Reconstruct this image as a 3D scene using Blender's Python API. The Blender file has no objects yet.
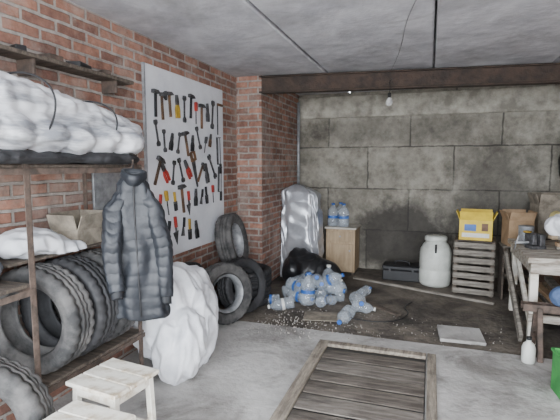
import bpy, bmesh, math, random
from mathutils import Matrix, Vector, Euler, noise as mnoise
random.seed(7)
S=bpy.context.scene
col=S.collection
pi=math.pi
def L(r,g,b):
    f=lambda c:(c/255/12.92) if c/255<=.04045 else ((c/255+.055)/1.055)**2.4
    return (f(r),f(g),f(b),1)
# ---------------------------------------------------------------- materials
def newmat(name):
    m=bpy.data.materials.new(name); m.use_nodes=True
    nt=m.node_tree; return m,nt,nt.nodes,nt.links,nt.nodes['Principled BSDF']
def M(name,c1,c2=None,rough=.7,metal=0,scale=6,bump=0,bscale=30,trans=0,alpha=1,lo=.38,hi=.62,stretch=None,crease=0,cscale=6,cst=(1,1,1),c3=None,s3=1.2,k3=.7):
    m,nt,N,K,P=newmat(name)
    P.inputs['Roughness'].default_value=rough; P.inputs['Metallic'].default_value=metal
    if trans: P.inputs['Transmission Weight'].default_value=trans
    if alpha<1: P.inputs['Alpha'].default_value=alpha
    tc=N.new('ShaderNodeTexCoord'); mp=N.new('ShaderNodeMapping')
    if stretch: mp.inputs['Scale'].default_value=stretch
    K.new(tc.outputs['Object'],mp.inputs['Vector'])
    if c2 is None: c2=tuple(min(1,x*.7) for x in c1[:3])+(1,)
    n=N.new('ShaderNodeTexNoise'); n.inputs['Scale'].default_value=scale; n.inputs['Detail'].default_value=8; n.inputs['Roughness'].default_value=.65
    K.new(mp.outputs[0],n.inputs['Vector'])
    r=N.new('ShaderNodeValToRGB'); r.color_ramp.elements[0].position=lo; r.color_ramp.elements[1].position=hi
    r.color_ramp.elements[0].color=c1; r.color_ramp.elements[1].color=c2
    K.new(n.outputs['Fac'],r.inputs['Fac']); out=r.outputs['Color']
    if c3:
        n4=N.new('ShaderNodeTexNoise'); n4.inputs['Scale'].default_value=s3; n4.inputs['Detail'].default_value=10; n4.inputs['Roughness'].default_value=.7; n4.inputs['Distortion'].default_value=.6
        K.new(tc.outputs['Object'],n4.inputs['Vector'])
        r4=N.new('ShaderNodeValToRGB'); r4.color_ramp.elements[0].position=.48; r4.color_ramp.elements[1].position=.64
        K.new(n4.outputs['Fac'],r4.inputs['Fac'])
        mm=N.new('ShaderNodeMath'); mm.operation='MULTIPLY'; mm.inputs[1].default_value=k3; K.new(r4.outputs[0],mm.inputs[0])
        mx=N.new('ShaderNodeMixRGB'); K.new(mm.outputs[0],mx.inputs[0]); K.new(out,mx.inputs[1]); mx.inputs[2].default_value=c3; out=mx.outputs[0]
    K.new(out,P.inputs['Base Color'])
    last=None
    if crease:
        mc=N.new('ShaderNodeMapping'); mc.inputs['Scale'].default_value=cst; mc.inputs['Rotation'].default_value=(.15,.1,.2)
        K.new(tc.outputs['Object'],mc.inputs['Vector'])
        n3=N.new('ShaderNodeTexNoise'); n3.noise_type='RIDGED_MULTIFRACTAL'; n3.inputs['Scale'].default_value=cscale; n3.inputs['Detail'].default_value=3; n3.inputs['Roughness'].default_value=.45; n3.inputs['Distortion'].default_value=.5
        K.new(mc.outputs[0],n3.inputs['Vector'])
        b3=N.new('ShaderNodeBump'); b3.inputs['Strength'].default_value=crease; b3.inputs['Distance'].default_value=.03
        K.new(n3.outputs[0],b3.inputs['Height']); last=b3; K.new(b3.outputs[0],P.inputs['Normal'])
    if bump:
        n2=N.new('ShaderNodeTexNoise'); n2.inputs['Scale'].default_value=bscale; n2.inputs['Detail'].default_value=6
        K.new(mp.outputs[0],n2.inputs['Vector'])
        b=N.new('ShaderNodeBump'); b.inputs['Strength'].default_value=bump; b.inputs['Distance'].default_value=.02
        if last: K.new(last.outputs[0],b.inputs['Normal'])
        K.new(n2.outputs['Fac'],b.inputs['Height']); K.new(b.outputs[0],P.inputs['Normal'])
    return m
def brick(name,swz,c1,c2,mortar,bw=.262,bh=.079,ms=.012,patchc=None,bump=.9,off=.5,stain=.5,jit=.018,dark=.5,light=1.25,dark_patches=None):
    m,nt,N,K,P=newmat(name); P.inputs['Roughness'].default_value=.92
    tc=N.new('ShaderNodeTexCoord'); sp=N.new('ShaderNodeSeparateXYZ'); cb=N.new('ShaderNodeCombineXYZ')
    K.new(tc.outputs['Object'],sp.inputs[0]); K.new(sp.outputs[swz[0]],cb.inputs[0]); K.new(sp.outputs[swz[1]],cb.inputs[1])
    nj=N.new('ShaderNodeTexNoise'); nj.inputs['Scale'].default_value=7; nj.inputs['Detail'].default_value=3
    K.new(tc.outputs['Object'],nj.inputs['Vector'])
    mv=N.new('ShaderNodeVectorMath'); mv.operation='MULTIPLY_ADD'; mv.inputs[1].default_value=(jit,jit,0)
    K.new(nj.outputs['Color'],mv.inputs[0]); K.new(cb.outputs[0],mv.inputs[2])
    b=N.new('ShaderNodeTexBrick'); K.new(mv.outputs[0],b.inputs['Vector'])
    b.inputs['Color1'].default_value=c1; b.inputs['Color2'].default_value=c2; b.inputs['Mortar'].default_value=mortar
    b.inputs['Scale'].default_value=1; b.inputs['Mortar Size'].default_value=ms; b.inputs['Mortar Smooth'].default_value=.3
    b.inputs['Brick Width'].default_value=bw; b.inputs['Row Height'].default_value=bh; b.offset=off
    n=N.new('ShaderNodeTexNoise'); n.inputs['Scale'].default_value=14; n.inputs['Detail'].default_value=8; n.inputs['Roughness'].default_value=.7
    K.new(tc.outputs['Object'],n.inputs['Vector'])
    r=N.new('ShaderNodeValToRGB'); r.color_ramp.elements[0].position=.3; r.color_ramp.elements[1].position=.7
    r.color_ramp.elements[0].color=(dark,dark,dark,1); r.color_ramp.elements[1].color=(light,light,light,1)
    K.new(n.outputs['Fac'],r.inputs[0])
    mx=N.new('ShaderNodeMixRGB'); mx.blend_type='MULTIPLY'; mx.inputs[0].default_value=.85
    K.new(b.outputs['Color'],mx.inputs[1]); K.new(r.outputs[0],mx.inputs[2])
    n2=N.new('ShaderNodeTexNoise'); n2.inputs['Scale'].default_value=2.2; n2.inputs['Detail'].default_value=9; n2.inputs['Roughness'].default_value=.72
    K.new(tc.outputs['Object'],n2.inputs['Vector'])
    r2=N.new('ShaderNodeValToRGB'); r2.color_ramp.elements[0].position=.47; r2.color_ramp.elements[1].position=.66
    K.new(n2.outputs['Fac'],r2.inputs[0])
    mq=N.new('ShaderNodeMath'); mq.operation='MULTIPLY'; mq.inputs[1].default_value=stain
    K.new(r2.outputs[0],mq.inputs[0])
    mx2=N.new('ShaderNodeMixRGB'); K.new(mq.outputs[0],mx2.inputs[0]); K.new(mx.outputs[0],mx2.inputs[1]); mx2.inputs[2].default_value=patchc or mortar
    out=mx2.outputs[0]
    n5=N.new('ShaderNodeTexNoise'); n5.inputs['Scale'].default_value=3.2; n5.inputs['Detail'].default_value=8; n5.inputs['Roughness'].default_value=.75
    ofs=N.new('ShaderNodeMapping'); ofs.inputs['Location'].default_value=(5,3,8); K.new(tc.outputs['Object'],ofs.inputs[0]); K.new(ofs.outputs[0],n5.inputs['Vector'])
    r5=N.new('ShaderNodeValToRGB'); r5.color_ramp.elements[0].position=.46; r5.color_ramp.elements[1].position=.7
    r5.color_ramp.elements[0].color=(1,1,1,1); r5.color_ramp.elements[1].color=(.38,.37,.36,1); K.new(n5.outputs['Fac'],r5.inputs[0])
    mx5=N.new('ShaderNodeMixRGB'); mx5.blend_type='MULTIPLY'; mx5.inputs[0].default_value=.85; K.new(out,mx5.inputs[1]); K.new(r5.outputs[0],mx5.inputs[2]); out=mx5.outputs[0]
    if dark_patches:
        for (cx,cz,rx,rz,st) in dark_patches:   # sooty stain low on the blocks, darker patches right and top (object coordinates)
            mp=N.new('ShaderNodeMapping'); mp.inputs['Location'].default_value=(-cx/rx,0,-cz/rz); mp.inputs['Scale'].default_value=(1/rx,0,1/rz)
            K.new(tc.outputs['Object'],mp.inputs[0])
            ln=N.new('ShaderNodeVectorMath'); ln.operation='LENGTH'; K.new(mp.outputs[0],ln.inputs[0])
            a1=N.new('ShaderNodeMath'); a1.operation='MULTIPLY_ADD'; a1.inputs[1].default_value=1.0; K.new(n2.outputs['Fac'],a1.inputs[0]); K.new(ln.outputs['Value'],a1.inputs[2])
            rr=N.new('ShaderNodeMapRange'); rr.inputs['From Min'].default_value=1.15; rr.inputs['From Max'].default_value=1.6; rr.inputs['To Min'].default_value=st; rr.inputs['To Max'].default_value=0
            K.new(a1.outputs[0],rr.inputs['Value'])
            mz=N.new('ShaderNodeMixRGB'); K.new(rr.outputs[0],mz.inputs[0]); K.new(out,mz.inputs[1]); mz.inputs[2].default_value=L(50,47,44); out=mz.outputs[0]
    K.new(out,P.inputs['Base Color'])
    inv=N.new('ShaderNodeMath'); inv.operation='MULTIPLY_ADD'; inv.inputs[1].default_value=-1; inv.inputs[2].default_value=1
    K.new(b.outputs['Fac'],inv.inputs[0])
    ad=N.new('ShaderNodeMath'); ad.operation='MULTIPLY_ADD'; ad.inputs[1].default_value=.7
    K.new(n.outputs['Fac'],ad.inputs[0]); K.new(inv.outputs[0],ad.inputs[2])
    bp=N.new('ShaderNodeBump'); bp.inputs['Strength'].default_value=bump; bp.inputs['Distance'].default_value=.02
    K.new(ad.outputs[0],bp.inputs['Height']); K.new(bp.outputs[0],P.inputs['Normal'])
    return m
BC=dict(c1=L(176,128,108),c2=L(128,94,82),mortar=L(168,160,152),patchc=L(178,168,158),stain=.6)
m_brickYZ=brick('brick_side',(1,2),**BC)
m_brickXZ=brick('brick_front',(0,2),**BC)
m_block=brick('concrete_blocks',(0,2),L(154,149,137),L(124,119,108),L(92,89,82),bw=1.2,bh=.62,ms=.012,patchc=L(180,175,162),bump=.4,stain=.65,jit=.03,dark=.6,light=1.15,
   dark_patches=[(-.1,-.72,.75,.6,.85),(1.1,-.3,.7,1.0,.55),(-.2,.85,1.6,.22,.3)])
m_ceil=M('ceiling_concrete',L(208,208,212),L(174,174,180),.9,scale=2.5,bump=.5,bscale=9,c3=L(140,138,138),s3=1.1,k3=.6)
m_band=M('rough_concrete_band',L(180,175,162),L(130,126,116),.95,scale=5,bump=1,bscale=14)
m_floor=M('floor_concrete',L(198,196,192),L(158,155,151),.88,scale=2.2,bump=.35,bscale=25,lo=.35,hi=.66,c3=L(104,99,93),s3=1.7,k3=.75)
m_dirt=M('dirt_floor',L(126,117,106),L(78,72,65),.95,scale=2.6,bump=.8,bscale=22,c3=L(44,41,38),s3=1.0,k3=.8)
m_out=M('pale_gravel_yard',L(206,204,200),L(184,181,176),.95)
m_steelrust=M('rusty_steel',L(104,88,78),L(66,58,52),.8,.1,scale=12,bump=.3)
m_beam=M('beam_rust',L(76,61,52),L(50,43,38),.85,.0,scale=7,bump=.4)
m_rub=M('rubber',L(52,52,54),L(34,34,35),.7,scale=9,bump=.15)
m_rubd=M('rubber_dusty',L(96,94,92),L(50,50,50),.85,scale=6,bump=.15)
m_sack=M('white_woven_sack',L(230,231,234),L(200,202,207),.4,scale=5,bump=.12,bscale=120,crease=.8,cscale=3.6,cst=(1.5,1.5,.5))
m_bund=M('woven_bundle',L(222,223,226),L(140,143,149),.42,scale=4,bump=.12,bscale=120,stretch=(1,.35,2.6),lo=.47,hi=.6,crease=.7,cscale=3.8,cst=(1.6,.4,1.8))
m_grey=M('grey_cloth',L(130,132,138),L(86,88,94),.8,scale=6,bump=.2,crease=.5)
m_dark=M('dark_cloth',L(48,48,50),L(30,30,32),.8,scale=6,bump=.2,crease=.4)
m_camo=M('camouflage_cloth',L(104,106,84),L(54,56,46),.85,scale=9,lo=.48,hi=.52)
m_jack=M('black_nylon_quilt',L(42,45,50),L(30,33,38),.52,scale=5,bump=.3,bscale=20,crease=.4,cscale=5,cst=(1,1,1.6))
m_jlin=M('jacket_lining',L(30,32,36),L(22,24,27),.6)
m_white=M('worn_white_paint',L(228,224,212),L(172,154,128),.6,scale=9,bump=.25,lo=.48,hi=.68)
m_stain=M('paint_stained_wood',L(196,190,178),L(124,112,98),.7,scale=5,bump=.3,stretch=(1,5,5))
m_wood=M('old_wood',L(160,142,118),L(112,96,78),.8,scale=5,bump=.35,stretch=(1,6,6))
m_woodg=M('grey_wood',L(152,145,134),L(100,94,86),.85,scale=5,bump=.4,stretch=(1,7,7))
m_woodd=M('dark_wood',L(106,95,84),L(66,58,51),.85,scale=5,bump=.4,stretch=(1,7,7))
m_pit=M('pit_board_wood',L(116,108,99),L(72,65,58),.9,scale=3,bump=.5,stretch=(1.2,9,9),c3=L(52,48,44),s3=2,k3=.7)
m_pit2=M('pit_board_grey',L(132,125,116),L(88,81,74),.9,scale=3,bump=.5,stretch=(1.2,9,9),c3=L(60,56,52),s3=2,k3=.7)
m_rim=M('pit_rim_wood',L(166,156,140),L(116,107,96),.85,scale=4,bump=.4,stretch=(9,1.2,9),c3=L(84,78,70),s3=2.5,k3=.6)
m_silver=M('silver_foil_cover',L(196,198,202),L(160,162,168),.32,.55,scale=3,crease=1,cscale=4.5,cst=(1.2,1.2,.8))
m_blackp=M('black_plastic_bag',L(36,37,39),L(22,22,24),.35,scale=6,crease=.5,cscale=4)
m_card=M('cardboard',L(176,148,116),L(146,120,92),.85,scale=6)
m_cardf=M('dirty_cardboard',L(160,150,134),L(112,104,92),.9,scale=7)
m_yel=M('yellow_carton',L(228,198,60),L(206,174,52),.6,scale=6)
m_bluep=M('blue_print',L(56,104,180),L(46,88,156),.5)
m_whitep=M('white_print',L(226,226,220),L(200,200,196),.6)
m_cab=M('chipboard_veneer',L(176,154,124),L(150,128,100),.6,scale=4,stretch=(6,6,1))
m_cabt=M('cabinet_white_edge',L(200,194,182),L(168,162,150),.6)
m_hdpe=M('translucent_white_plastic',L(212,214,206),L(182,184,176),.45,scale=4)
m_blk=M('black_plastic',L(34,34,36),L(24,24,26),.5)
m_bott=M('clear_pet_plastic',L(226,234,240),L(204,216,230),.08,trans=.5,alpha=.42)
m_board=M('painted_hardboard',L(222,224,228),L(206,208,213),.6,scale=3)
m_steel=M('tool_steel',L(92,92,94),L(46,45,45),.5,.3,scale=20)
m_red=M('red_handle',L(176,52,42),L(136,40,34),.5)
m_twood=M('tool_handle_wood',L(112,82,58),L(58,46,36),.7)
m_yelh=M('yellow_handle',L(190,156,50),L(150,120,40),.5)
m_green=M('green_plastic_box',L(70,160,80),L(52,130,64),.5)
m_galv=M('galvanised_metal',L(164,166,168),L(128,130,132),.5,.3,scale=14)
m_blue=M('blue_cloth',L(86,108,146),L(56,76,110),.8,crease=.4)
m_rubble=M('plaster_crumbs',L(184,180,172),L(120,114,104),.9,scale=20)
m_copper=M('brown_paint',L(128,98,78),L(92,70,56),.7,scale=8)
m_pyel=M('pale_yellow_plastic',L(222,206,140),L(190,176,120),.5,crease=.5)
m_gls,_,_,_,Pg=newmat('bulb_glass'); Pg.inputs['Base Color'].default_value=(.9,.9,.88,1); Pg.inputs['Roughness'].default_value=.08; Pg.inputs['Transmission Weight'].default_value=.6
# ---------------------------------------------------------------- helpers
def link(o,parent=None):
    col.objects.link(o)
    if parent: o.parent=parent
    return o
def group(name,loc=(0,0,0),rz=0,rot=None):
    e=bpy.data.objects.new(name,None); e.empty_display_size=.1; e.location=loc
    e.rotation_euler=rot if rot else (0,0,rz)
    col.objects.link(e); return e
def setmats(me,mats):
    for m in (mats if isinstance(mats,(list,tuple)) else [mats]): me.materials.append(m)
def frombm(name,bm,mats,loc=(0,0,0),rot=(0,0,0),parent=None,smooth=False):
    bmesh.ops.recalc_face_normals(bm,faces=bm.faces)
    me=bpy.data.meshes.new(name); bm.to_mesh(me); bm.free(); setmats(me,mats)
    if smooth:
        for p in me.polygons: p.use_smooth=True
    o=bpy.data.objects.new(name,me); o.location=loc; o.rotation_euler=rot
    return link(o,parent)
def box(name,size,loc,mat,parent=None,rot=(0,0,0),bev=.004):
    bm=bmesh.new(); bmesh.ops.create_cube(bm,size=1); bmesh.ops.scale(bm,vec=size,verts=bm.verts)
    if bev: bmesh.ops.bevel(bm,geom=bm.edges[:],offset=min(bev,min(size)*.3),segments=1,affect='EDGES')
    return frombm(name,bm,mat,loc,rot,parent)
def cyl(name,r,h,loc,mat,parent=None,rot=(0,0,0),r2=None,seg=20):
    bm=bmesh.new(); bmesh.ops.create_cone(bm,cap_ends=True,segments=seg,radius1=r,radius2=r if r2 is None else r2,depth=h)
    o=frombm(name,bm,mat,loc,rot,parent)
    for p in o.data.polygons: p.use_smooth=len(p.vertices)==4
    return o
def lathe(name,prof,mat,loc=(0,0,0),rot=(0,0,0),parent=None,seg=32,closed=False,mod=None):
    bm=bmesh.new(); rings=[]
    for i in range(seg):
        a=2*pi*i/seg; rr=[]
        for j,(r,z) in enumerate(prof):
            if mod: r=mod(i,j,r,z)
            rr.append(bm.verts.new((r*math.cos(a),r*math.sin(a),z)))
        rings.append(rr)
    n=len(prof)
    for i in range(seg):
        A=rings[i];B=rings[(i+1)%seg]
        for j in range(n if closed else n-1):
            k=(j+1)%n
            bm.faces.new((A[j],B[j],B[k],A[k]))
    if not closed:
        bmesh.ops.remove_doubles(bm,verts=bm.verts,dist=1e-5)
    return frombm(name,bm,mat,loc,rot,parent,smooth=True)
def tube(name,pts,r,mat,parent=None,loc=(0,0,0),rot=(0,0,0),cyclic=False):
    c=bpy.data.curves.new(name,'CURVE'); c.dimensions='3D'; c.bevel_depth=r; c.bevel_resolution=2; c.use_fill_caps=True
    s=c.splines.new('NURBS' if len(pts)>3 else 'POLY'); s.points.add(len(pts)-1)
    for i,p in enumerate(pts): s.points[i].co=(*p,1)
    if len(pts)>3:
        s.order_u=3; s.use_endpoint_u=not cyclic
    s.use_cyclic_u=cyclic
    c.materials.append(mat)
    o=bpy.data.objects.new(name,c); o.location=loc; o.rotation_euler=rot
    return link(o,parent)
def bake(o):
    bpy.context.view_layer.update()
    dg=bpy.context.evaluated_depsgraph_get()
    me=bpy.data.meshes.new_from_object(o.evaluated_get(dg))
    o.modifiers.clear(); o.data=me
    for p in me.polygons: p.use_smooth=True
    return o
def blob(name,ells,mat,loc=(0,0,0),vox=.02,disp=.05,dscale=.12,parent=None,minz=0,minx=None,rot=(0,0,0),fine=.006,st=(1,1,.45)):
    bm=bmesh.new()
    for e in ells:
        c,r=e[0],e[1]; R=Euler(e[2] if len(e)>2 else (0,0,0)).to_matrix().to_4x4()
        bmesh.ops.create_icosphere(bm,subdivisions=3,radius=1,matrix=Matrix.Translation(c)@R@Matrix.Diagonal((*r,1)))
    o=frombm(name,bm,mat,loc,rot,parent)
    m=o.modifiers.new('r','REMESH'); m.mode='VOXEL'; m.voxel_size=vox; m.use_smooth_shade=True
    m=o.modifiers.new('s','SMOOTH'); m.iterations=6; m.factor=.6
    bake(o)
    me=o.data
    off=Vector((random.random()*9,random.random()*9,random.random()*9)); ST=Vector(st)
    ns=[v.normal.copy() for v in me.vertices]
    for v,n in zip(me.vertices,ns):
        q=(v.co+off)
        w=mnoise.noise_vector(q/(dscale*2))*.8
        qq=Vector((q.x*ST.x,q.y*ST.y,q.z*ST.z))/dscale+w
        a=mnoise.noise(qq); f=mnoise.noise(qq*2.3+Vector((3,1,2)))
        big=mnoise.noise(q/(dscale*2.5))
        sa=(a*a+.003)**.5; sf=(f*f+.003)**.5
        v.co=v.co+n*((.35-sa*1.6)*disp*.7+big*disp*.5+(.3-sf*1.6)*fine)
        if minz is not None and v.co.z<minz: v.co.z=minz
        if minx is not None and v.co.x<minx: v.co.x=minx
    return o
# ---------------------------------------------------------------- room
H=2.63; XL=-2.3; XR=1.75; YB=6.7; YF=-.5; ZB=-.02
box('wall_left',(.25,YB-YF,H+.2),(XL-.125,(YB+YF)/2,H/2-.1),m_brickYZ,bev=0)
pier=group('wall_pier',(0,0,0))
box('pier_body',(.33,1.59,H),(-2.135,5.9,H/2),m_brickYZ,pier,bev=0)
box('pier_face',(.33,.02,H),(-2.135,5.095,H/2),m_brickXZ,pier,bev=0)
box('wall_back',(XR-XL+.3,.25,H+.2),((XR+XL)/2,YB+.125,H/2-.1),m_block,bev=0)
box('wall_right',(.25,YB-YF,H+.2),(XR+.125,(YB+YF)/2,H/2-.1),m_brickYZ,bev=0)
box('trim_1',(XR+1.97,.05,.32),((XR-1.97)/2,YB-.02,2.42),m_band,bev=.01)
g=group('ceiling')
bx=[-2.45,-1.2,0.0,1.2,1.95]
for i in range(4):
    box('slab_%d'%i,(bx[i+1]-bx[i]-.018,YB-YF+.3,.16),((bx[i]+bx[i+1])/2,(YB+YF)/2,H+.08+[0,.012,0,.01][i]),m_ceil,g,bev=.012)
box('slab_backing',(4.4,YB-YF+.3,.05),(-.25,(YB+YF)/2,H+.2),m_ceil,g,bev=0)
YS=3.93
g=group('floor')
box('slab',(4.3,YS-YF,.2),(-.27,(YS+YF)/2,-.1),m_floor,g,bev=.01)
bm=bmesh.new(); bmesh.ops.create_grid(bm,x_segments=110,y_segments=80,size=.5)
for v in bm.verts:
    v.co=Vector((v.co.x*4.3,v.co.y*(YB-YS+.2),0)); q=v.co*3
    v.co.z=.008*mnoise.noise(q)-.004+.004*mnoise.noise(q*5)
frombm('dirt',bm,m_dirt,(-.27,(YB+YS)/2,ZB),parent=g,smooth=True)
box('ground_outside',(30,14,.1),(0,YF-7.05,-.08),m_out,bev=0)
ang=math.atan2(.42,3.7)
g=group('ceiling_beam',(-.12,5.33,2.52),ang)
Lb=3.78
box('flange_top',(Lb,.12,.016),(0,0,.092),m_beam,g); box('flange_bottom',(Lb,.12,.02),(0,0,-.092),m_beam,g)
box('web',(Lb,.03,.18),(0,0,0),m_beam,g)
cyl('wall_conduit',.022,1.5,(-1.93,6.55,1.75),m_galv)
g=group('hanging_light_bulb',(-.45,5.02,2.26))
lathe('glass',[(0,-.065),(.025,-.06),(.038,-.035),(.035,-.012),(.02,.018),(.014,.03)],m_gls,parent=g,seg=20)
cyl('socket',.018,.05,(0,0,.05),m_blk,g)
tube('wire',[(0,0,.07),(.01,.02,.14),(-.02,.1,.2),(.0,.16,.24),(0,.2,.26)],.004,m_blk,g)
tube('ceiling_power_cable',[(-.45,5.2,2.62),(-.3,4.4,2.615),(-.2,3.4,2.615),(.0,2.6,2.615),(.1,1.5,2.62)],.004,m_galv)
# ---------------------------------------------------------------- pit cover
g=group('inspection_pit_cover',(0,0,0))
x0,x1,y0,y1=-.87,.09,.9,3.65
box('rim_left',(.085,y1-y0,.03),(x0+.042,(y0+y1)/2,.015),m_rim,g)
box('rim_right',(.065,y1-y0,.03),(x1-.033,(y0+y1)/2,.015),m_rim,g)
box('rim_end',(x1-x0-.155,.075,.03),((x0+x1)/2,y1-.038,.015),m_rim,g)
y=y0; i=0
while y<y1-.22:
    w=random.uniform(.12,.22)
    box('board_%d'%i,(x1-x0-.17,w,.01),((x0+x1)/2+.005,y+w/2,.009+random.uniform(-.001,.003)),m_pit if i%3 else m_pit2,g,rot=(random.uniform(-.012,.012),0,random.uniform(-.012,.012)),bev=.003)
    y+=w+.022; i+=1
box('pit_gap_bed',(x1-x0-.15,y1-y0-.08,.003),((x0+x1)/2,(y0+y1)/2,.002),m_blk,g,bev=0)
# ---------------------------------------------------------------- tyres
def tyre(name,loc,rot,R=.3,w=.2,mat=None,rim=False):
    e=group(name,loc,rot=rot); h=w/2; ri=R*.64
    p=[(ri,-h*.62),(ri+.012,-h*.78),(ri+.03,-h*.86),(R*.8,-h),(R*.88,-h*.98),(R*.9,-h*1.0),(R*.95,-h*.93),(R*.985,-h*.8),
       (R,-h*.66),(R,-h*.42),(R*.972,-h*.4),(R*.972,-h*.3),(R,-h*.28),(R,-h*.06),(R*.972,-h*.04)]
    q=[(r,-z) for r,z in reversed(p)]
    prof=p+q+[(ri+.01,h*.5),(R*.9,h*.75),(R*.93,0),(R*.9,-h*.75),(ri+.01,-h*.5)]
    def mod(i,j,r,z):
        if r>R*.945 and j<30 and abs(z)>h*.25 and (i%3==0): return r-.009
        return r
    lathe('tread_and_sidewall',prof,mat or m_rub,parent=e,seg=96,closed=True,mod=mod)
    if rim:
        lathe('rim',[(ri-.004,-h*.7),(ri-.012,-h*.6),(ri-.03,-h*.45),(ri-.03,h*.45),(ri-.012,h*.6),(ri-.004,h*.7)],m_galv,parent=e,seg=48)
    return e
for i,(yy,rt) in enumerate([(1.78,.12),(2.0,.05),(2.22,.0)]):
    tyre('rack_tyre' ,(-1.995,yy,.425+.297),(pi/2,0,rt),.295,.19,m_rubd if i%2==0 else m_rub)
tyre('car_tyre',(-1.93,1.34,.34),(pi/2-.16,0,.5),.33,.2,m_rubd)
tyre('car_tyre',(-1.98,4.56,ZB+.105),(0,0,0),.3,.2,m_rub)
tyre('car_tyre',(-1.97,4.56,ZB+.305),(0,0,0.4),.3,.2,m_rub)
tyre('car_tyre',(-2.09,4.47,.395+.305),(0,pi/2-.2,.12),.31,.19,m_rubd,rim=True)
tyre('car_tyre',(-1.88,3.82,.3),(0,pi/2-.15,-.5),.3,.18,m_rubd,rim=True)
tyre('car_tyre',(-2.14,3.6,.32),(0,pi/2-.1,.05),.31,.17,m_rub)
tyre('car_tyre',(-1.84,4.17,.29),(0,pi/2-.2,-.4),.29,.18,m_rub)
# ---------------------------------------------------------------- storage rack
g=group('storage_rack',(0,0,0))
def angle_post(n,x,y,h,sx,sy):
    box(n+'_a',(.032,.004,h),(x,y,h/2),m_steelrust,g,bev=0); box(n+'_b',(.004,.032,h),(x+sx*.014,y+sy*.016,h/2),m_steelrust,g,bev=0)
k=0
for yy in (.85,1.63,2.46):
    angle_post('post_%d'%k,-1.85,yy,1.72,1,-1); angle_post('post_back_%d'%k,-2.27,yy,1.72,-1,1); k+=1
def rails(z,ya,yb,xf=-1.85,tag=''):
    box('rail_front'+tag,(.006,yb-ya,.03),(xf+.02,(ya+yb)/2,z),m_steelrust,g,bev=0)
    box('rail_back'+tag,(.006,yb-ya,.03),(-2.285,(ya+yb)/2,z),m_steelrust,g,bev=0)
    for q in (ya,yb): box('rail_end'+tag,(xf+2.28,.006,.03),((xf-2.28)/2,q,z),m_steelrust,g,bev=0)
rails(1.52,.85,2.5,tag='_top'); rails(.39,1.63,2.48,tag='_low'); rails(.93,.85,1.62,tag='_near')
for i in range(3): box('board_top_%d'%i,(.14,1.7,.02),(-2.22+.155*i,1.67,1.545),m_woodd,g)
for i in range(3): box('board_low_%d'%i,(.14,.85,.02),(-2.2+.15*i,2.05,.415),m_woodd,g)
box('board_mid',(.26,.82,.018),(-2.15,2.05,1.036),m_woodd,g)
for i in range(2): box('board_near_%d'%i,(.19,.76,.02),(-2.16+.21*i,1.24,.958),m_woodd,g)
ch=[]
for i in range(15):
    u=i/14; yy=1.02+u*1.45
    rz=.225-.09*u**1.6; rx=.21-.05*u
    ch.append(((-2.03+.03*u,yy,rz+.005),(rx,.17,rz)))
    if i%2: ch.append(((-1.9,yy,.12-.03*u),(.16-.02*u,.16,.12-.03*u)))
blob('woven_plastic_bundle',ch,m_bund,loc=(0,0,1.605),vox=.012,disp=.04,dscale=.11,minz=0,minx=-2.29,fine=.01,st=(1,.3,1.2))
g=group('bundle_tie_cord')
for yy,rx,rz in ((1.72,.225,.205),(2.2,.2,.165)):
    tube('cord_%d'%int(yy*10),[(-2.0+rx*1.05*math.cos(a)+.02,yy+.03*math.sin(a*2),1.605+rz*1.0+rz*1.02*math.sin(a)) for a in [i*2*pi/14 for i in range(14)]],.005,m_dark,g,cyclic=True)
blob('dark_blanket_roll',[((-1.98,1.5,.03),(.24,.75,.04)),((-1.9,2.2,.03),(.16,.32,.045))],m_dark,loc=(0,0,1.557),vox=.015,disp=.02,dscale=.1,minz=0,minx=-2.29)
blob('camouflage_bag',[((0,0,.14),(.11,.1,.15)),((0,0,.25),(.07,.07,.06))],m_camo,loc=(-2.12,2.62,1.557),vox=.014,disp=.03,dscale=.1)
g=group('wall_ledge_shelf',(-2.22,2.0,2.17))
box('plank',(.15,1.75,.025),(0,0,0),m_woodd,g)
for q in (-.7,0,.7): box('bracket_%.0f'%(q*10),(.13,.02,.09),(-.01,q,-.055),m_steelrust,g)
for q in range(7):
    box('iron_bar_%d'%q,(.1,.06+.05*(q%3),.035),(.0,-.75+q*.23,.03),m_blk if q%2 else m_steelrust,g,rot=(0,0,.3*(q%3-1)))
def carton(name,w,d,h,loc,rz,mat,flaps=(.5,.9,.6,1.1),par=None):
    g=group(name,loc,rz); t=.006
    box('bottom',(w,d,t),(0,0,t/2),mat,g,bev=0)
    box('side_front',(w,t,h),(0,-d/2,h/2),mat,g,bev=0); box('side_rear',(w,t,h),(0,d/2,h/2),mat,g,bev=0)
    box('side_l',(t,d,h),(-w/2,0,h/2),mat,g,bev=0); box('side_r',(t,d,h),(w/2,0,h/2),mat,g,bev=0)
    fl=d*.4
    for i,(a,nm) in enumerate(zip(flaps,('flap_front','flap_rear','flap_l','flap_r'))):
        c,s=math.cos(a),math.sin(a)
        if i==0: box(nm,(w,fl,t),(0,-d/2-c*fl/2,h+s*fl/2),mat,g,rot=(-a,0,0),bev=0)
        if i==1: box(nm,(w,fl,t),(0,d/2+c*fl/2,h+s*fl/2),mat,g,rot=(a,0,0),bev=0)
        if i==2: box(nm,(fl,d,t),(-w/2-c*fl/2,0,h+s*fl/2),mat,g,rot=(0,a,0),bev=0)
        if i==3: box(nm,(fl,d,t),(w/2+c*fl/2,0,h+s*fl/2),mat,g,rot=(0,-a,0),bev=0)
    return g
carton('cardboard_box',.2,.26,.1,(-2.15,2.26,1.046),.05,m_cardf,(1.3,1.5,1.5,1.2))
box('leaning_grey_panel',(.02,.36,.62),(-2.275,2.72,1.27),m_galv)
blob('rag_heap',[((0,0,.07),(.14,.2,.09)),((.05,.1,.05),(.1,.12,.07)),((.1,.2,.0),(.07,.12,.06))],m_sack,loc=(-2.12,1.84,1.046),vox=.012,disp=.04,dscale=.09,minx=-.16)
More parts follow.
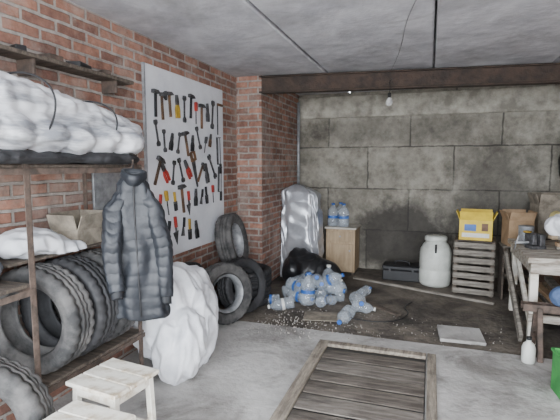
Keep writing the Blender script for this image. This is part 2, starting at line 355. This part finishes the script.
blob('white_rag_bundle',[((0,0,.08),(.16,.2,.1)),((.05,-.2,.07),(.13,.16,.09))],m_grey,loc=(-2.08,1.42,.97),vox=.014,disp=.05,dscale=.09,minx=-.2)
# ---------------------------------------------------------------- jacket
def puffer():
    g=group('puffer_jacket',(-1.64,2.16,.64),.62)
    def ringmesh(name,rows,mat,pitch,amp,seg=56,closeb=True,fold=.1,nf=5,ph=0):
        bm=bmesh.new(); R=[]
        for (z,cx,cy,w,d) in rows:
            k=1+amp*(abs(math.sin(pi*z/pitch))**.6-.6)
            rr=[]
            for i in range(seg):
                a=2*pi*i/seg; c,s=math.cos(a),math.sin(a)
                c2=math.copysign(abs(c)**.8,c); s2=math.copysign(abs(s)**.8,s)
                wv=1+.16*mnoise.noise(Vector((c*2+cx*9,s*2,z*5)))+fold*math.sin(nf*a+ph+2.5*mnoise.noise(Vector((cx*3,1,z*4))))*min(1,max(0,1.1-z*.9))
                zz=z+.022*mnoise.noise(Vector((c*1.5,s*1.5,z*3+cx*10)))
                rr.append(bm.verts.new((cx+w*k*c2*(.6+.4*wv),cy+(d*k)*s2*wv,zz)))
            R.append(rr)
        for A,B in zip(R,R[1:]):
            for i in range(seg): bm.faces.new((A[i],A[(i+1)%seg],B[(i+1)%seg],B[i]))
        bm.faces.new(R[-1]); 
        if closeb: bm.faces.new(R[0])
        return frombm(name,bm,mat,parent=g,smooth=True)
    def interp(t,ks):
        for (a,va),(b,vb) in zip(ks,ks[1:]):
            if t<=b:
                u=(t-a)/(b-a) if b>a else 0; u=u*u*(3-2*u)
                return va+(vb-va)*u
        return ks[-1][1]
    rows=[]
    n=130
    for i in range(n+1):
        z=i/n*.86
        w=interp(z,[(0,.15),(.2,.145),(.5,.125),(.68,.12),(.78,.09),(.86,.05)])
        d=interp(z,[(0,.06),(.3,.07),(.6,.065),(.75,.055),(.86,.04)])
        rows.append((z,interp(z,[(0,.03),(.5,.01),(.86,-.005)]),0,w,d))
    ringmesh('body',rows,m_jack,.068,.06,fold=.17,nf=6)
    for s,nm in ((-1,'sleeve_l'),(1,'sleeve_r')):
        rows=[]; zb=.2 if s<0 else .13
        for i in range(n+1):
            z=zb+i/n*(.79-zb)
            cx=s*interp(z,[(.1,.1 if s<0 else .165),(.4,.125 if s<0 else .16),(.64,.115),(.74,.075),(.79,.045)])
            cy=interp(z,[(.1,-.1 if s<0 else -.03),(.45,-.085 if s<0 else -.04),(.7,-.02),(.79,0)])
            w=interp(z,[(.1,.042),(.2,.046),(.5,.054),(.66,.056),(.79,.03)])
            rows.append((z,cx,cy,w,w*.85))
        ringmesh(nm,rows,m_jack,.06,.1,seg=36,fold=.08,nf=3,ph=s)
        z0,cx0,cy0=rows[0][:3]
        rows=[(zb-.045+i*.01,cx0,cy0,.034,.03) for i in range(6)]
        ringmesh('cuff'+nm[-2:],rows,m_jlin,.3,0,seg=24,fold=.02)
    lathe('collar',[(.055,0),(.072,.03),(.068,.065),(.052,.07),(.046,.04),(.04,0)],m_jack,(0,-.012,.81),(.3,.1,0),g,seg=28,mod=lambda i,j,r,z:r*(1+.12*math.sin(i*2*pi/28*3)))
    blob('hood',[((0,.0,.0),(.085,.045,.075)),((0,-.01,-.08),(.075,.04,.07))],m_jack,loc=(0,.05,.78),vox=.01,disp=.03,dscale=.08,parent=g,minz=None,fine=.006)
    tube('zip',[(.02,-.066,.02),(.015,-.08,.2),(.008,-.078,.45),(.0,-.066,.65),(0,-.06,.8)],.005,m_blk,g)
    tube('hanging_loop',[(0,0,.83),(.0,.03,.9),(0,.08,.935),(-.02,.13,.9)],.004,m_blk,g)
    tube('coat_hook',[(-.06,.2,.89),(-.03,.13,.89),(0,.06,.9),(0,.03,.94)],.006,m_steelrust,g)
puffer()
blob('white_woven_sack',[((-1.88,2.86,.44),(.29,.34,.36)),((-1.85,3.08,.36),(.26,.25,.37)),((-1.66,2.66,.26),(.17,.2,.27)),((-1.9,2.66,.6),(.2,.14,.2)),((-1.72,2.92,.3),(.2,.27,.36))],
     m_sack,vox=.011,disp=.085,dscale=.17,minz=0,minx=-2.29,fine=.014,st=(1.2,1.2,.35))
# ---------------------------------------------------------------- stools
def stool(name,loc,rz,w,d,h,mat):
    g=group(name,loc,rz)
    for i in range(3): box('seat_slat_%d'%i,(w,d/3-.006,.022),(0,-d/2+d/6+i*d/3,h-.011),mat,g)
    lw=.034
    for i,(a,b) in enumerate(((-1,-1),(1,-1),(1,1),(-1,1))):
        box('leg_%d'%i,(lw,lw,h-.022),(a*(w/2-.035),b*(d/2-.035),(h-.022)/2),mat,g,rot=(b*.03,-a*.03,0))
    for b in (-1,1):
        box('apron_x%d'%b,(w-.09,.02,.05),(0,b*(d/2-.035),h-.05),mat,g); box('stretcher_x%d'%b,(w-.08,.018,.03),(0,b*(d/2-.03),.15),mat,g)
        box('apron_y%d'%b,(.02,d-.09,.05),(b*(w/2-.035),0,h-.05),mat,g); box('stretcher_y%d'%b,(.018,d-.08,.03),(b*(w/2-.03),0,.19),mat,g)
stool('wooden_stool',(-1.53,1.80,0),-.12,.34,.32,.46,m_white)
stool('wooden_stool',(-1.41,1.42,0),-.05,.36,.33,.43,m_white)
# ---------------------------------------------------------------- pegboard + tools
g=group('tool_board',(0,0,0))
box('panel',(.018,1.46,1.7),(-2.286,3.92,1.55),m_board,g,bev=.002)
box('edge_left',(.024,.016,1.7),(-2.284,3.185,1.55),m_galv,g,bev=0)
TG=group('wall_mounted_hand_tools',(-2.275,3.2,0))
TM=[m_steel,m_blk,m_red,m_twood,m_yelh,m_galv]
class T:
    def __init__(s,name,u,v,a=0,sc=1): s.bm=bmesh.new(); s.n=name; s.u=u; s.v=v; s.a=a; s.sc=sc
    def P(s,pts,mi,x0=.004,x1=.022):
        ca,sa=math.cos(s.a),math.sin(s.a)
        f=lambda x,p:s.bm.verts.new((x,s.u+s.sc*(p[0]*ca-p[1]*sa),s.v+s.sc*(p[0]*sa+p[1]*ca)))
        A=[f(x0,p) for p in pts]; B=[f(x1,p) for p in pts]
        fs=[s.bm.faces.new(A),s.bm.faces.new(B)]
        n=len(pts)
        for i in range(n): fs.append(s.bm.faces.new((A[i],A[(i+1)%n],B[(i+1)%n],B[i])))
        for q in fs: q.material_index=mi
    def rect(s,x0,y0,x1,y1,mi,t0=.004,t1=.022): s.P([(x0,y0),(x1,y0),(x1,y1),(x0,y1)],mi,t0,t1)
    def done(s): return frombm(s.n,s.bm,TM,parent=TG)
cnt={}
def nm(k): cnt[k]=cnt.get(k,0)+1; return '%s_%d'%(k,cnt[k])
RC=random.Random(3)
def hc(): return RC.choice([1,1,1,2,3,2,1,0,4])
def hammer(u,v,a=0,sc=1,h=3):
    t=T(nm('hammer'),u,v,a,sc); t.P([(-.013,-.15),(.013,-.15),(.011,.1),(-.011,.1)],RC.choice([1,3,3]))
    t.P([(-.06,.1),(-.055,.14),(.03,.14),(.065,.115),(.068,.105),(.03,.1)],0,.002,.032); t.done()
def hatchet(u,v,a=0,sc=1):
    t=T(nm('hatchet'),u,v,a,sc); t.P([(-.013,-.17),(.013,-.17),(.01,.12),(-.01,.12)],3)
    t.P([(-.03,.09),(-.03,.13),(.03,.13),(.08,.155),(.085,.05),(.03,.09)],0,.004,.028); t.done()
def wrench(u,v,a=0,sc=1):
    t=T(nm('wrench'),u,v,a,sc); t.rect(-.011,-.1,.011,.1,0,.004,.014)
    for s in (1,-1):
        t.P([(-.012,s*.09),(-.03,s*.11),(-.028,s*.14),(-.012,s*.15),(-.01,s*.122),(.01,s*.122),(.012,s*.15),(.028,s*.14),(.03,s*.11),(.012,s*.09)],0,.003,.018)
    t.done()
def pliers(u,v,a=0,sc=1,h=2):
    t=T(nm('pliers'),u,v,a,sc); h=hc()
    for s in (1,-1):
        t.P([(s*.002,.02),(s*.014,.015),(s*.034,-.04),(s*.03,-.12),(s*.012,-.12),(s*.014,-.045)],h)
    t.P([(-.02,.0),(-.022,.03),(-.012,.09),(-.002,.09),(0,.04),(.002,.09),(.012,.09),(.022,.03),(.02,.0)],0); t.done()
def screwdriver(u,v,a=0,sc=1,h=2):
    t=T(nm('screwdriver'),u,v,a,sc); t.P([(-.013,.02),(-.017,.1),(-.008,.115),(.008,.115),(.017,.1),(.013,.02)],hc(),.003,.028)
    t.rect(-.005,-.12,.005,.02,0,.01,.017); t.done()
def saw(u,v,a=0,sc=1):
    t=T(nm('hand_saw'),u,v,a,sc); t.P([(-.05,.1),(.05,.1),(.02,-.26),(-.02,-.26)],0,.004,.007)
    t.P([(-.055,.09),(-.06,.2),(-.03,.22),(-.035,.12),(.035,.12),(.03,.19),(-.03,.2),(-.03,.22),(.045,.21),(.055,.09)],3,.003,.024); t.done()
def hacksaw(u,v,a=0,sc=1):
    t=T(nm('hacksaw'),u,v,a,sc)
    t.rect(-.045,-.16,-.035,.14,0); t.rect(.03,-.16,.04,.14,0,.01,.014); t.rect(-.045,.14,.04,.15,0); t.rect(-.045,-.17,.04,-.16,0); t.rect(.015,-.28,.045,-.17,1); t.done()
def square(u,v,a=0,sc=1):
    t=T(nm('try_square'),u,v,a,sc); t.rect(-.01,-.17,.01,.17,0,.004,.01); t.rect(-.01,.15,.11,.175,3,.004,.02); t.done()
def brush(u,v,a=0,sc=1,h=2):
    t=T(nm('paint_brush'),u,v,a,sc); t.P([(-.01,.0),(-.014,.12),(.014,.12),(.01,.0)],hc()); t.rect(-.028,-.03,.028,.0,0); t.P([(-.028,-.03),(.028,-.03),(.024,-.12),(-.024,-.12)],1); t.done()
def trowel(u,v,a=0,sc=1):
    t=T(nm('trowel'),u,v,a,sc); t.rect(-.012,.04,.012,.15,2,.006,.028); t.rect(-.004,-.01,.004,.04,0); t.P([(-.05,-.01),(.05,-.01),(.0,-.15)],0,.004,.009); t.done()
def cleaver(u,v,a=0,sc=1):
    t=T(nm('putty_knife'),u,v,a,sc); t.rect(-.012,.0,.012,.11,1); t.P([(-.015,.0),(.015,.0),(.04,-.1),(-.04,-.1)],0,.004,.008); t.done()
R=random.uniform
def place(row,u0,du,v,jv,ja,sc,slope=0):
    for i,f in enumerate(row): f(u0+i*du+R(-.018,.018),v+R(-jv,jv)+slope*i,R(-ja,ja),sc*R(.78,1.12))
place([hammer,hatchet,hammer,pliers,wrench,hammer,screwdriver,hammer,pliers,wrench],.11,.118,2.12,.035,.12,.95,-.004)
square(1.3,2.06,0,1.0)
place([wrench,wrench,pliers,wrench,hammer,pliers,wrench,screwdriver,pliers],.12,.125,1.8,.04,.35,.85)
hacksaw(1.31,1.72,.05,.95)
place([hammer,pliers,wrench,wrench,pliers,saw,hatchet,pliers,wrench],.11,.13,1.5,.04,.6,.92)
hacksaw(1.33,1.4,-.05,.9)
place([trowel,screwdriver,brush,hammer,trowel,pliers,cleaver,brush,screwdriver],.14,.125,1.2,.04,.25,.92)
place([brush,trowel,cleaver,brush,pliers],.26,.13,.93,.03,.2,1.0)
# ---------------------------------------------------------------- back area
def drape(name,loc,w,d,h,mat,folds=9,amp=.05,slant=.2,rz=0,minx=None):
    bm=bmesh.new(); seg=160; n=100; Rr=[]
    for j in range(n+1):
        u=j/n; z=h*u
        k=1-.1*u-(.55*max(0,(u-.92)/.08)**2); rr=[]
        for i in range(seg):
            a=2*pi*i/seg; c,s=math.cos(a),math.sin(a)
            c2=math.copysign(abs(c)**.35,c); s2=math.copysign(abs(s)**.35,s)
            f=1+amp*(1-.6*u)*math.sin(folds*a+2.5*mnoise.noise(Vector((c,s,z*2))))+.14*(.4-abs(mnoise.noise(Vector((c*2.6,s*2.6,z*3.6+c*2))))*1.8)+.03*mnoise.noise(Vector((c*7,s*7,z*9)))
            zz=z*(1-slant*max(0,c2)*u*.6)
            x=w*k*c2*f
            if minx is not None and x<minx: x=minx
            rr.append(bm.verts.new((x,d*k*s2*f,zz+.014*mnoise.noise(Vector((c*5,s*5,z*9)))*(u>.02))))
        Rr.append(rr)
    for A,B in zip(Rr,Rr[1:]):
        for i in range(seg): bm.faces.new((A[i],A[(i+1)%seg],B[(i+1)%seg],B[i]))
    bm.faces.new(Rr[-1])
    return frombm(name,bm,mat,loc,(0,0,rz),smooth=True)
drape('silver_covered_equipment',(-1.7,5.95,ZB),.28,.18,1.3,m_silver,slant=.08,minx=-.262,folds=7,amp=.08)
g=group('bedside_cabinet',(-1.19,6.38,ZB))
box('carcass',(.42,.42,.62),(0,.01,.35),m_cab,g); box('top',(.46,.46,.025),(0,0,.675),m_cabt,g)
box('door',(.36,.018,.4),(0,-.21,.25),m_cab,g); box('drawer_front',(.36,.018,.14),(0,-.21,.56),m_cab,g)
cyl('door_knob',.012,.02,(.14,-.228,.36),m_galv,g,rot=(pi/2,0,0)); cyl('drawer_knob',.012,.02,(0,-.228,.56),m_galv,g,rot=(pi/2,0,0))
for a in (-1,1): box('foot_%d'%a,(.04,.4,.05),(a*.18,0,.025),m_woodd,g)
BP=[(0,0),(.06,0),(.075,.012),(.078,.03),(.073,.05),(.078,.07),(.078,.1),(.073,.105),(.073,.165),(.078,.17),(.078,.2),(.072,.235),(.045,.275),(.022,.295),(.02,.315)]
def bottle(par,loc,rot,sc=1,cap=None,label=True,i=0):
    e=bpy.data.objects.new('bottle_%d'%i,None); e.location=loc; e.rotation_euler=rot; e.scale=(sc,sc,sc); link(e,par)
    lathe('bottle_%d_body'%i,BP,m_bott,parent=e,seg=20)
    cyl('bottle_%d_cap'%i,.026,.024,(0,0,.322),cap or m_bluep,e,seg=14)
    if label: lathe('bottle_%d_label'%i,[(.0745,.12),(.0745,.155)],m_bluep if i%3!=1 else m_whitep,parent=e,seg=20)
g=group('water_bottles',(-1.19,6.38,ZB+.6885))
for i,(x,yy) in enumerate(((-.13,-.1),(.03,-.12),(-.05,.06))): bottle(g,(x,yy,0),(0,0,0),1.0,i=i*3,cap=m_bluep)
g=group('black_toolbox',(-.33,6.2,ZB))
box('body',(.5,.26,.15),(0,0,.075),m_blk,g,bev=.012); box('lid',(.51,.27,.06),(0,0,.18),m_blk,g,bev=.015)
tube('handle',[(-.1,0,.2),(-.1,0,.25),(0,0,.26),(.1,0,.25),(.1,0,.2)],.01,m_blk,g)
for a in (-1,1): box('latch_%d'%a,(.03,.012,.04),(a*.15,-.137,.15),m_steel,g)
g=group('white_plastic_barrel',(.1,6.06,ZB))
lathe('body',[(0,0),(.17,0),(.19,.02),(.2,.06),(.2,.2),(.195,.21),(.195,.23),(.2,.24),(.2,.42),(.19,.48),(.16,.54),(.13,.57),(.125,.6),(0,.6)],m_hdpe,parent=g,seg=40)
lathe('lid',[(0,.655),(.12,.655),(.14,.64),(.142,.59),(.13,.585)],m_hdpe,parent=g,seg=40,mod=lambda i,j,r,z:r-(.004 if (i%2 and 0<j<4) else 0))
for a in (-1,1): tube('handle_%d'%a,[(0,a*.15,.545),(0,a*.2,.57),(0,a*.215,.52),(0,a*.196,.46)],.012,m_blk,g)
g=group('slatted_wooden_crate',(.55,5.86,ZB),-.12)
w,d,h=.44,.38,.66
for a in (-1,1):
    for b in (-1,1): box('post_%d_%d'%(a,b),(.04,.04,h),(a*(w/2-.02),b*(d/2-.02),h/2),m_woodd,g)
for i in range(7):
    z=.05+i*.094
    for b in (-1,1): box('slat_x%d_%d'%(i,b),(w,.012,.066),(0,b*(d/2+.006),z),m_woodg,g,rot=(0,R(-.01,.01),0))
    for a in (-1,1): box('slat_y%d_%d'%(i,a),(.012,d,.066),(a*(w/2+.006),0,z),m_woodg,g)
box('top_board',(w+.02,d+.02,.014),(0,0,h+.007),m_woodd,g); box('mid_shelf',(w-.02,d-.02,.014),(0,0,.3),m_woodd,g)
g=carton('yellow_carton',.36,.28,.24,(.55,5.84,ZB+.674),-.1,m_yel,(1.25,1.3,1.2,1.1))
box('print_band',(.3,.003,.05),(0,-.1445,.06),m_whitep,g,bev=0); box('print_logo',(.13,.003,.08),(-.06,-.1445,.15),m_bluep,g,bev=0); box('print_mark',(.07,.003,.09),(.1,-.1445,.16),m_copper,g,bev=0)
box('contents',(.3,.22,.1),(0,0,.2),m_card,g)
g=group('side_table',(.99,5.75,ZB))
box('panel_l',(.02,.3,.62),(-.15,0,.31),m_woodd,g); box('panel_r',(.02,.3,.62),(.15,0,.31),m_woodd,g); box('top',(.34,.32,.02),(0,0,.63),m_woodg,g); box('shelf',(.28,.28,.02),(0,0,.3),m_woodd,g)
carton('cardboard_box',.26,.26,.3,(.99,5.75,ZB+.64),.15,m_card,(1.2,1.4,1.2,1.3))
dx,dy=.73+.96,5.4-6.05
box('floor_plank',(math.hypot(dx,dy),.05,.03),(-.115,5.68,ZB+.017),m_woodg,rot=(0,0,math.atan2(dy,dx)))
blob('black_bin_bag',[((0,0,.2),(.33,.24,.24)),((.22,-.02,.17),(.24,.2,.2)),((-.1,.03,.36),(.14,.12,.14))],m_blackp,loc=(-1.5,5.44,ZB),vox=.016,disp=.05,dscale=.14)
g=group('plastic_bottle_pile',(0,0,0))
k=0
spots=[]
for i in range(32):
    for tr in range(60):
        x=R(-1.64,-.68); yy=R(4.42,5.2)
        if yy> 4.98 and x<-1.15: continue
        if yy<4.6 and -1.3<x<-.75: continue
        if x<-1.5 and yy<4.55: continue
        if all((x-a)**2+(yy-b)**2>(.155)**2 for a,b in spots): break
    else: continue
    spots.append((x,yy))
    sc=R(.7,1.1)
    if i%7==0: rot=(0,R(-.1,.1),R(0,6)); z=ZB+.01
    else: rot=(pi/2+R(-.12,.2),0,R(0,6.28)); z=ZB+.085*sc
    bottle(g,(x,yy,z),rot,sc,cap=(m_bluep,m_whitep,m_bluep)[i%3],label=(i%2==0),i=k); k+=1
for i in range(7):
    x=R(-1.55,-1.1); yy=R(4.75,4.98)
    bottle(g,(x,yy,ZB+.2),(pi/2+R(-.5,.5),0,R(0,6.28)),.9,label=(i%2==0),i=k); k+=1
box('cardboard_sheet',(.36,.26,.008),(-1.02,4.33,ZB+.012),m_cardf,rot=(0,0,.2))
box('concrete_paver',(.38,.36,.03),(.31,4.24,ZB+.018),m_floor,rot=(0,0,.06))
box('wood_offcut',(.5,.06,.025),(-.45,4.78,ZB+.015),m_woodd,rot=(0,0,-.7))
tube('rubber_hose',[(-.7,4.35,0),(-.5,4.3,0),(-.25,4.42,0),(-.15,4.7,0),(-.25,4.9,0),(-.15,5.1,0)],.006,m_blk)
bm=bmesh.new()
def chip(x,yy,z,s):
    bmesh.ops.create_icosphere(bm,subdivisions=1,radius=s,matrix=Matrix.Translation((x,yy,z+s*.3))@Euler((R(0,3),R(0,3),R(0,3))).to_matrix().to_4x4()@Matrix.Diagonal((1,R(.5,1),R(.3,.6),1)))
for i in range(300):
    x=random.gauss(-1.2,.34); yy=random.gauss(4.05,.25)
    if x<-1.62 or yy<3.68: continue
    chip(x,yy,0 if yy<YS else ZB,R(.003,.012))
for i in range(160):
    yy=R(3.95,4.6); chip(R(-1.5,.7),yy,ZB,R(.003,.010))
frombm('plaster_rubble',bm,m_rubble)
# ---------------------------------------------------------------- right side: workbench
g=group('wooden_workbench',(1.27,4.75,0),0)
for i in range(4): box('top_plank_%d'%i,(.9,.26,.045),(0,-.42+i*.27,.74),m_stain,g,rot=(0,0,R(-.01,.01)))
for a in (-1,1):
    for b in (-1,1): box('leg_%d_%d'%(a,b),(.065,.065,.73),(a*.38,b*.46,.345),m_white if a<0 else m_wood,g,rot=(b*.06,0,0))
for b in (-1,1):
    box('apron_%d'%b,(.84,.03,.1),(0,b*.5,.665),m_stain,g); box('stretcher_%d'%b,(.84,.03,.07),(0,b*.5,.22),m_stain,g)
box('apron_l',(.03,.95,.1),(-.4,0,.665),m_stain,g)
box('brace',(.035,1.0,.06),(-.385,0,.42),m_white,g,rot=(.55,0,0))
for i in range(3): box('lower_board_%d'%i,(.8,.3,.02),(0,-.33+i*.33,.27),m_woodd,g)
g2=group('stored_timber',(1.27,4.75,.285))
for i in range(7):
    for j in range(1+i%3): box('lath_%d_%d'%(i,j),(.07,R(.6,.95),.04),(-.3+.1*i,-.05,.022+.042*j),[m_wood,m_woodg,m_card][(i+j)%3],g2,rot=(0,0,R(-.06,.06)))
g=group('leaning_boards',(.79,4.72,0))
for i,(yy,m_) in enumerate(((-.05,m_woodg),(.12,m_woodd))):
    box('board_%d'%i,(.03,1.15,.09),(-.0+i*.034,yy,.33),m_,g,rot=(.5,0,0))
ZT=.763
g=group('timber_offcuts',(1.36,4.72,ZT))
for i in range(8):
    box('offcut_%d'%i,(R(.35,.6),R(.05,.1),.035),(R(-.1,.1),R(-.3,.3),.02+.037*(i//2)),[m_wood,m_woodg,m_card][i%3],g,rot=(0,0,R(-.4,.4)))
blob('white_plastic_bag',[((0,0,.1),(.15,.12,.12)),((.02,0,.22),(.06,.05,.07))],m_sack,loc=(1.17,4.6,ZT+.14),vox=.012,disp=.04,dscale=.08)
blob('yellow_plastic_bag',[((0,0,.09),(.12,.11,.1))],m_pyel,loc=(1.25,5.0,ZT+.15),vox=.012,disp=.04,dscale=.08)
g=group('paint_can',(.96,5.1,ZT)); lathe('can',[(0,0),(.075,0),(.075,.005),(.072,.01),(.072,.15),(.076,.16),(.07,.165),(0,.16)],m_galv,parent=g); tube('handle',[(-.073,0,.13),(-.05,-.06,.1),(.05,-.06,.1),(.073,0,.13)],.003,m_galv,g)
g=group('glass_jar',(.94,4.93,ZT)); lathe('jar',[(0,0),(.04,0),(.045,.01),(.045,.09),(.035,.11),(.035,.12)],m_bott,parent=g,seg=20); cyl('lid',.038,.015,(0,0,.125),m_yelh,g)
g=group('bench_vise',(.97,4.7,ZT),.4)
box('base',(.14,.12,.03),(0,0,.015),m_steel,g); box('jaw_fixed',(.05,.13,.11),(.03,0,.085),m_steel,g); box('jaw_moving',(.04,.13,.1),(-.05,0,.09),m_steel,g)
cyl('screw',.012,.2,(-.1,0,.06),m_galv,g,rot=(0,pi/2,0)); cyl('handle',.006,.16,(-.19,0,.06),m_galv,g,rot=(.4,0,0))
blob('stored_cloth_bundle',[((0,0,.12),(.2,.16,.14)),((.08,.05,.24),(.14,.12,.12))],m_grey,loc=(1.5,5.3,ZT+.02),vox=.014,disp=.05,dscale=.1)
g=group('storage_chest',(1.42,6.15,ZB)); box('body',(.5,.5,.62),(0,0,.31),m_copper,g,bev=.01); box('lid',(.53,.53,.06),(0,0,.66),m_woodd,g,bev=.01); box('hasp',(.05,.02,.08),(0,-.26,.6),m_galv,g)
carton('cardboard_box',.4,.34,.4,(1.42,6.1,ZB+.7),.1,m_cardf,(1.3,1.3,1.3,1.2))
g=group('steel_trestle',(1.25,3.98,0),0)
for b in (-1,1):
    for a in (-1,1): box('leg_%d_%d'%(a,b),(.04,.04,.42),(a*.38,b*.1,.2),m_steelrust,g,rot=(b*.25,0,0))
box('channel_web',(1.0,.09,.01),(0,0,.42),m_steelrust,g); box('channel_lip_a',(1.0,.01,.06),(0,-.045,.4),m_steelrust,g); box('channel_lip_b',(1.0,.01,.06),(0,.045,.4),m_steelrust,g)
for a in (-1,1): box('tie_%d'%a,(.025,.22,.025),(a*.38,0,.15),m_steelrust,g)
g=group('green_crate',(1.01,3.3,0),.1)
box('bottom',(.3,.22,.01),(0,0,.005),m_green,g)
for b in (-1,1): box('side_%d'%b,(.3,.01,.28),(0,b*.11,.14),m_green,g); box('rim_%d'%b,(.32,.02,.02),(0,b*.115,.28),m_green,g); box('label_%d'%b,(.2,.004,.14),(0,b*.118,.14),m_whitep,g)
for a in (-1,1): box('end_%d'%a,(.01,.22,.28),(a*.15,0,.14),m_green,g); box('rim_e%d'%a,(.02,.24,.02),(a*.155,0,.28),m_green,g)
blob('blue_cloth_bundle',[((0,0,.08),(.13,.1,.1)),((.05,0,.17),(.08,.07,.06))],m_blue,loc=(1.08,3.98,.43),vox=.012,disp=.04,dscale=.08)
g=group('white_canister',(.78,3.8,0)); lathe('body',[(0,0),(.045,0),(.05,.01),(.05,.12),(.04,.15),(.018,.17),(.018,.19),(0,.19)],m_hdpe,parent=g,seg=24); cyl('cap',.02,.02,(0,0,.195),m_blk,g)
blob('hanging_work_coat',[((0,0,.3),(.09,.16,.33)),((0,0,.56),(.07,.12,.1)),((-.03,-.15,.3),(.06,.06,.28))],m_dark,loc=(1.6,6.3,1.3),vox=.015,disp=.04,dscale=.12,minz=None)
# ---------------------------------------------------------------- light
W=bpy.data.worlds.new('overcast_sky'); S.world=W; W.use_nodes=True
bg=W.node_tree.nodes['Background']; bg.inputs[0].default_value=(.9,.96,1.04,1); bg.inputs[1].default_value=16
ld=bpy.data.lights.new('doorway_portal','AREA'); ld.shape='RECTANGLE'; ld.size=XR-XL; ld.size_y=H; ld.cycles.is_portal=True
lo=bpy.data.objects.new('doorway_portal',ld); lo.location=((XR+XL)/2,YF+.01,H/2); lo.rotation_euler=(pi/2,0,0); link(lo)
sd=bpy.data.lights.new('fill_sun','SUN'); sd.energy=1.5; sd.angle=math.radians(60); sd.color=(1,.99,.98)  # wide soft sun lamp added to brighten the back of the garage
so=bpy.data.objects.new('fill_sun',sd); so.location=(2,-6,4)
so.rotation_euler=Vector((-.3,.93,-.14)).to_track_quat('-Z','Y').to_euler(); link(so)
# ---------------------------------------------------------------- camera
cd=bpy.data.cameras.new('camera'); cd.lens=28.29; cd.sensor_width=36; cd.clip_start=.05
co=bpy.data.objects.new('camera',cd); co.location=(0,0,1.55); co.rotation_euler=(math.radians(90-5.8),0,math.radians(18.8)); link(co)
S.camera=co
